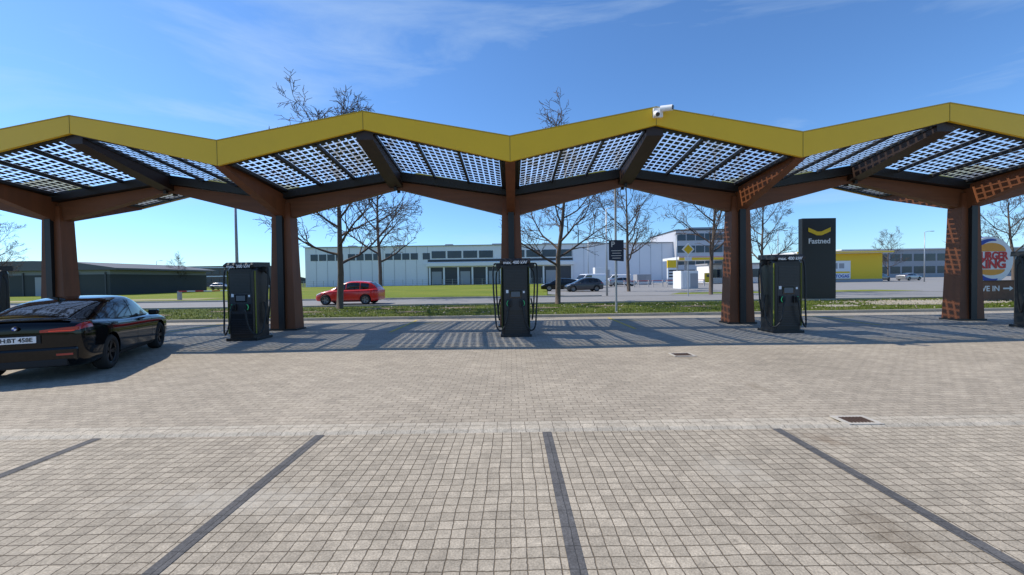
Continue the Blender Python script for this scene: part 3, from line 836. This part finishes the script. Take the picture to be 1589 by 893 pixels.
# ------------------------------------------------------------ buildings
WALL = M('white_metal_cladding', (.80, .78, .80), .5, var=.04, scale=.3)
WALL2 = M('light_band', (.82, .80, .80), .6, var=.05)
DARKW = M('dark_facade', (.05, .052, .06), .5, var=.3, scale=.4)
GREYW = M('grey_facade', (.34, .34, .36), .6, var=.1, scale=.3)
hall = thing('logistics_hall', (-6, 118, .2), 'long white industrial hall with window band and loading bays', 'industrial building')
Yf = -8.0
box('wall', hall, WALL, (0, 4, 5.2), (98, 24, 10.4))
box('roof_edge', hall, GREYW, (0, 4, 10.5), (98.6, 24.6, .22))
for i in range(1, 33):
    x = -49+98*i/33
    if x < -15 or x > 22: box('cladding_joint', hall, GREYW, (x, Yf-.02, 5.2), (.07, .05, 10.2))
x = -47.5
while x < -17.5:
    box('window', hall, BWIN, (x+.95, Yf-.03, 7.75), (1.9, .08, 1.7)); x += 2.25 if int((x+47.5)/2.25) % 4 != 3 else 3.2
box('loading_bay', hall, DARKW, (3.0, Yf-.05, 2.4), (38.5, .12, 4.6))
for i in range(11):
    box('pier', hall, WALL2, (-15.8+37.8*i/10, Yf-.2, 2.45), (.45, .4, 4.7))
for i in range(9):
    if i != 4: box('window', hall, BWIN, (-14.0+4.2*i+.6, Yf-.04, 8.1), (3.7, .1, 1.9))
box('canopy_band', hall, WALL2, (3.0, Yf-.5, 5.45), (39, 1.2, .9))
box('dark_band', hall, DARKW, (3.0, Yf-.06, 6.5), (38.5, .1, .6))
for i in range(6): box('roof_unit', hall, GREYW, (-40+14*i, 2, 11.1), (2.2+i % 2, 2, 1.1), .05)
for i in range(5): box('dock_door', hall, M('dock_door_grey', (.33, .34, .36), .5), (-14+7.6*i, Yf-.12, 1.9), (2.6, .05, 3.4))
off = thing('office_building', (50.5, 118, .2), 'grey four storey office block with dark window bands', 'office building')
box('wall', off, M('office_light', (.50, .51, .55), .6, var=.05), (0, 0, 6.7), (15, 20, 13.4))
for k in range(4):
    for i in range(6): box('window', off, BWIN, (-6+2.4*i, -10.03, 2.2+3.15*k), (2.15, .08, 1.8))
box('roof_edge', off, DARKW, (0, 0, 13.5), (15.3, 20.3, .3))
box('plant_room', off, GREYW, (2, 0, 14.2), (6, 8, 1.3))
gh = thing('warehouse', (-71.5, 62, .2), 'long low dark grey warehouse with nearly flat roof', 'warehouse')
GREENW = M('dark_grey_cladding', (.030, .034, .034), .6, var=.15, scale=.5)
box('wall', gh, GREENW, (0, 4, 1.45), (32, 18, 2.9))
box('upper_wall', gh, M('translucent_band', (.20, .21, .22), .5, var=.1), (0, 4, 3.25), (31.9, 17.9, .7))
prism('roof', gh, M('roof_sheet_grey', (.11, .108, .11), .6), [(-16.6, 3.5), (-16.6, 4.7), (6, 4.85), (11, 4.7), (17.4, 3.75), (17.4, 3.5)], -5.6, 13.6, 'y')
for i in range(9): box('pier', gh, DARKW, (-15+3.8*i, -5.03, 1.6), (.18, .1, 3.2))
for i in range(3): box('door', gh, GREYW, (-9+8*i, -5.03, 1.3), (2.6, .08, 2.6))
of2 = thing('commercial_building', (-122, 168, .2), 'low brown commercial building with rows of windows', 'commercial building')
BRW = M('brown_facade', (.14, .11, .09), .7, var=.15)
box('wall', of2, BRW, (0, 0, 4.0), (50, 16, 8))
for k in range(2):
    for i in range(16): box('window', of2, BWIN, (-22.5+3*i, -8.03, 2.2+3.4*k), (2.1, .08, 1.6))
    box('light_band', of2, WALL2, (0, -8.03, 4.0+3.4*k), (50.1, .12, .35))
box('yellow_panel', of2, YEL, (-15, -8.1, 3.6), (4.5, .12, 7.0))
b3 = thing('commercial_building', (-205, 210, .2), 'pale distant commercial hall', 'commercial building')
box('wall', b3, GREYW, (0, 0, 4), (60, 20, 8)); box('roof', b3, DARKW, (0, 0, 8.2), (61, 21, .4))
for i in range(12): box('window', b3, BWIN, (-26+4.8*i, -10.04, 5), (3, .08, 1.6))
b4 = thing('commercial_building', (134, 140, .2), 'grey glazed commercial building beyond the petrol station', 'commercial building')
box('wall', b4, GREYW, (0, 0, 4.4), (60, 20, 8.8))
for k in range(2):
    for i in range(16): box('window', b4, BWIN, (-28+3.7*i, -10.04, 2.4+3.9*k), (3.0, .08, 2.2))
box('roof', b4, WALL2, (0, 0, 8.95), (61, 21, .3))
YB = M('yellow_cladding', (.85, .54, .01), .5, var=.05)
ps = thing('petrol_station_shop', (60.2, 74, .2), 'yellow petrol station building with white advert board', 'petrol station')
box('wall', ps, YB, (0, 4, 2.55), (12.5, 8, 5.1))
box('roof', ps, WHITE, (-1.5, 3.6, 5.28), (17, 10, .35))
box('roof_band', ps, YB, (-1.5, -1.45, 5.28), (17.02, .12, .22))
box('window', ps, BWIN, (-4.9, -.04, 2.2), (1.8, .08, 2.2)); box('base', ps, GREYW, (0, -.03, .25), (12.6, .1, .5))
bo = box('advert_board', ps, WHITE, (-1.6, -.12, 2.2), (4.0, .15, 3.2))
text('advert_text', 'AUTOGAS', .75, (-1.6, -.205, 1.05), FR, BLUE, bo, .004, .02)
box('advert_picture', bo, GREYW, (-2.5, -.2, 2.9), (1.1, .02, 1.0)); box('advert_picture', bo, GREYW, (-1.2, -.2, 2.9), (.9, .02, .9))
box('advert_stripe', bo, YB, (-1.6, -.2, 1.75), (3.7, .02, .3))
pc = thing('petrol_station_canopy', (36.5, 78, .2), 'white and yellow petrol pump canopy on posts', 'canopy')
box('roof', pc, WHITE, (0, 0, 4.7), (13, 8, .5)); box('roof_band', pc, YB, (0, -4.03, 4.55), (13.02, .1, .42))
box('roof_band', pc, RED, (0, -4.03, 4.9), (13.02, .1, .06))
for x in (-4.5, 4.5):
    for y in (-2, 2): box('post', pc, GREYW, (x, y, 2.2), (.35, .35, 4.4))
for x in (-4.5, 0, 4.5):
    p = box('fuel_pump', pc, YB, (x, -1, 1.1), (.9, .6, 1.8), .05); box('pump_display', p, GLASS, (x, -1.32, 1.5), (.6, .04, .5))
ks = thing('kiosk_building', (44.5, 84, .2), 'small white shop building behind the pump canopy', 'shop')
box('wall', ks, WALL2, (0, 0, 1.8), (11, 6, 3.6)); box('door', ks, BWIN, (0, -3.04, 1.2), (1.6, .08, 2.3))
for x in (-3.6, 3.4): box('window', ks, BWIN, (x, -3.04, 1.9), (3.0, .08, 1.6))
box('roof', ks, GREYW, (0, 0, 3.75), (11.4, 6.4, .3))
def container(x, y, sx, sz, mat, lab):
    t = thing('container', (x, y, .2), lab, 'container')
    box('shell', t, mat, (0, 0, sz/2), (sx, 2.4, sz), .03)
    multibox('ribs', t, mat, [((-sx/2+.15+i*.3, -1.22, sz/2), (.1, .06, sz-.3)) for i in range(int(sx/.3))])
    box('door', t, GREYW, (sx*.25, -1.23, sz*.45), (.9, .06, sz*.8))
container(20.6, 49, 2.0, 2.1, WHITE, 'small white site cabin at the yard entrance')
container(21.5, 98, 4, 3.8, WHITE, 'white stacked container beside the hall')
container(-74, 92, 6, 2.4, GREYW, 'grey container beyond the field')
container(24.0, 76, 2.6, 1.9, GREYW, 'grey container in the yard')
to = thing('price_totem', (27.6, 71, .2), 'yellow and white fuel price totem beside the pump canopy', 'sign')
box('post', to, GREYW, (0, 0, .5), (1.6, .3, 1.0)); box('panel', to, YB, (0, 0, 3.6), (1.7, .35, 1.3)); box('panel', to, WHITE, (0, 0, 2.0), (1.7, .35, 1.8))
for i in range(3): box('price_row', to, DARKW, (0, -.19, 1.45+.5*i), (1.3, .02, .28))
for i in range(6):
    b_ = thing('safety_barrier', (16.5+2.1*i, 58+.3*i, .205), 'red and white plastic safety barrier in the yard', 'barrier', 'safety barriers in the yard')
    box('leg', b_, GREYW, (-.7, 0, .5), (.06, .3, 1.0)); box('leg', b_, GREYW, (.7, 0, .5), (.06, .3, 1.0))
    box('rail', b_, RED, (0, 0, .90), (1.7, .05, .08)); box('rail', b_, WHITE, (0, 0, .6), (1.7, .05, .14))

# ------------------------------------------------------------ signs, poles
py = thing('pylon_sign', (17.75, 24.0, .17), 'tall black monolith sign with yellow chevron and white lettering', 'sign')
box('panel', py, M('sign_black', (.010, .010, .011), .4, var=.1), (0, 0, 2.4), (1.95, .35, 4.7), .03)
box('base', py, CONC, (0, 0, .04), (2.2, .6, .12))
pts = [(-.64, .23), (-.64, .0), (-.14, -.22), (.14, -.22), (.64, .0), (.64, .23), (.12, .0), (-.12, .0)]
prism('chevron_logo', py, YB, [(x, z+3.98) for x, z in pts], -.20, -.185, 'y')
text('sign_text', 'Fastned', .41, (0, -.187, 3.42), FR, WHITE, py, .006, .008)
bs = thing('restaurant_sign', (24.6, 21.9, .13), 'round white burger restaurant sign above a brown drive in wall', 'sign')
BRN = M('brown_brick_sign', (.20, .10, .06), .8, var=.3, scale=8)
box('sign_wall', bs, BRN, (1.0, 0, .52), (4.2, .35, 1.04))
box('wall_cap', bs, M('sign_cap', (.10, .06, .04), .7), (1.0, 0, 1.07), (4.3, .42, .06))
text('wall_text', 'DRIVE IN', .40, (.30, -.18, .66), FR, WHITE, bs, .005, .006)
prism('arrow', bs, WHITE, [(1.28, .63), (1.62, .63), (1.62, .54), (1.80, .67), (1.62, .80), (1.62, .71), (1.28, .71)], -.19, -.178, 'y')
cxs, czs = .65, 2.18
box('sign_post', bs, GREYW, (cxs, .1, 1.2), (.3, .15, .5))
disc('sign_disc', bs, WHITE, (cxs, czs), 1.22, -.12, .12, 64)
disc('sign_rim', bs, BLUE, (cxs, czs), 1.24, -.06, .06, 64)
n = 40; pts = []
for i in range(n+1):
    a = R(75+215*i/n); pts.append((cxs+1.12*math.cos(a), czs+1.12*math.sin(a)))
for i in range(n, -1, -1):
    a = R(75+215*i/n); k = 1.04-.20*math.sin(math.pi*i/n)
    pts.append((cxs+.04+k*math.cos(a), czs+k*math.sin(a)))
prism('crescent', bs, BLUE, pts, -.132, -.121, 'y')
disc('bun_top', bs, ORANGE, (cxs+.05, czs+.46), .76, -.135, -.121, 30, .58, 0, 180)
disc('bun_bottom', bs, ORANGE, (cxs+.05, czs-.50), .72, -.135, -.121, 30, .42, 180, 360)
text('logo_text', 'BURGER', .56, (cxs+.07, -.138, czs+.20), FR, RED, bs, .006, .022, sx=.80)
text('logo_text', 'KING', .62, (cxs+.07, -.138, czs-.24), FR, RED, bs, .006, .024)
pk = thing('parking_sign', (4.72, 18.7, .1), 'dark blue parking board on a tall grey pole in the verge', 'sign')
cyl('pole', pk, GALV, (0, 0, -.1), (0, 0, 5.6), .05)
NAVY = M('navy_board', (.012, .02, .05), .5, var=.1)
prism('board', pk, NAVY, [(-.33, 2.36), (-.33, 3.26), (.33, 3.26), (.33, 2.30)], -.12, -.06, 'y')
text('sign_text', 'P', .34, (-.16, -.123, 3.06), FR, WHITE, pk, .004, .006)
multibox('sign_lines', pk, WHITE, [((.0, -.122, 2.78-.11*i), (.46-.08*(i % 2), .006, .022)) for i in range(4)])
pr = thing('priority_road_sign', (12.9, 30.2, .19), 'yellow diamond priority road sign with white border on pole', 'road sign')
cyl('pole', pr, GALV, (0, 0, -.1), (0, 0, 3.9), .035)
d = .46; prism('sign_face', pr, WHITE, [(-d, 3.45), (0, 3.45-d), (d, 3.45), (0, 3.45+d)], -.06, -.04, 'y')
d = .34; prism('sign_center', pr, M('sign_yellow', (.85, .52, .01), .5), [(-d, 3.45), (0, 3.45-d), (d, 3.45), (0, 3.45+d)], -.072, -.062, 'y')
box('supplement_plate', pr, WHITE, (0, -.05, 2.75), (.5, .02, .3))
def lamp(x, y, h, lab='slim grey street lamp beside the road', arm=1.0, z=.15):
    t = thing('street_lamp', (x, y, z), lab, 'street lamp', 'street lamps along the road')
    tube('pole', t, GALV, [(0, 0, -.1), (0, 0, h*.5), (0, 0, h)], [.085, .065, .045], 12)
    tube('arm', t, GALV, [(0, 0, h-.02), (arm*.5, 0, h+.12), (arm, 0, h+.14)], .03, 8)
    box('lamp_head', t, GREYW, (arm+.2, 0, h+.13), (.55, .22, .09), .03)
lamp(-13.3, 20.0, 6.6)
for (x, y, h) in ((7.6, 33, 7.0), (40, 62, 8), (24, 60, 7.5), (66, 66, 8), (78, 72, 8), (-34, 120, 8), (-86, 100, 7), (13, 70, 8.0)): lamp(x, y, h)
br = thing('traffic_barrier', (-27, 37.2, .2), 'red and white lowered barrier pole by the field', 'barrier')
box('post', br, GREYW, (-3, 0, .4), (.25, .25, .8)); box('post', br, GREYW, (3, 0, .35), (.12, .12, .7))
for i in range(8): box('boom_segment', br, WHITE if i % 2 else RED, (-2.6+.75*i, -.1, .78), (.75, .07, .07))
fn = thing('wire_fence', (0, 104, .2), 'low grey wire fence in front of the hall', 'fence')
multibox('posts', fn, GALV, [((-60+2.5*i, 0, .8), (.08, .08, 1.6)) for i in range(29)])
multibox('rails', fn, GALV, [((-25, 0, .5+.5*i), (70, .03, .03)) for i in range(3)])
print('done')
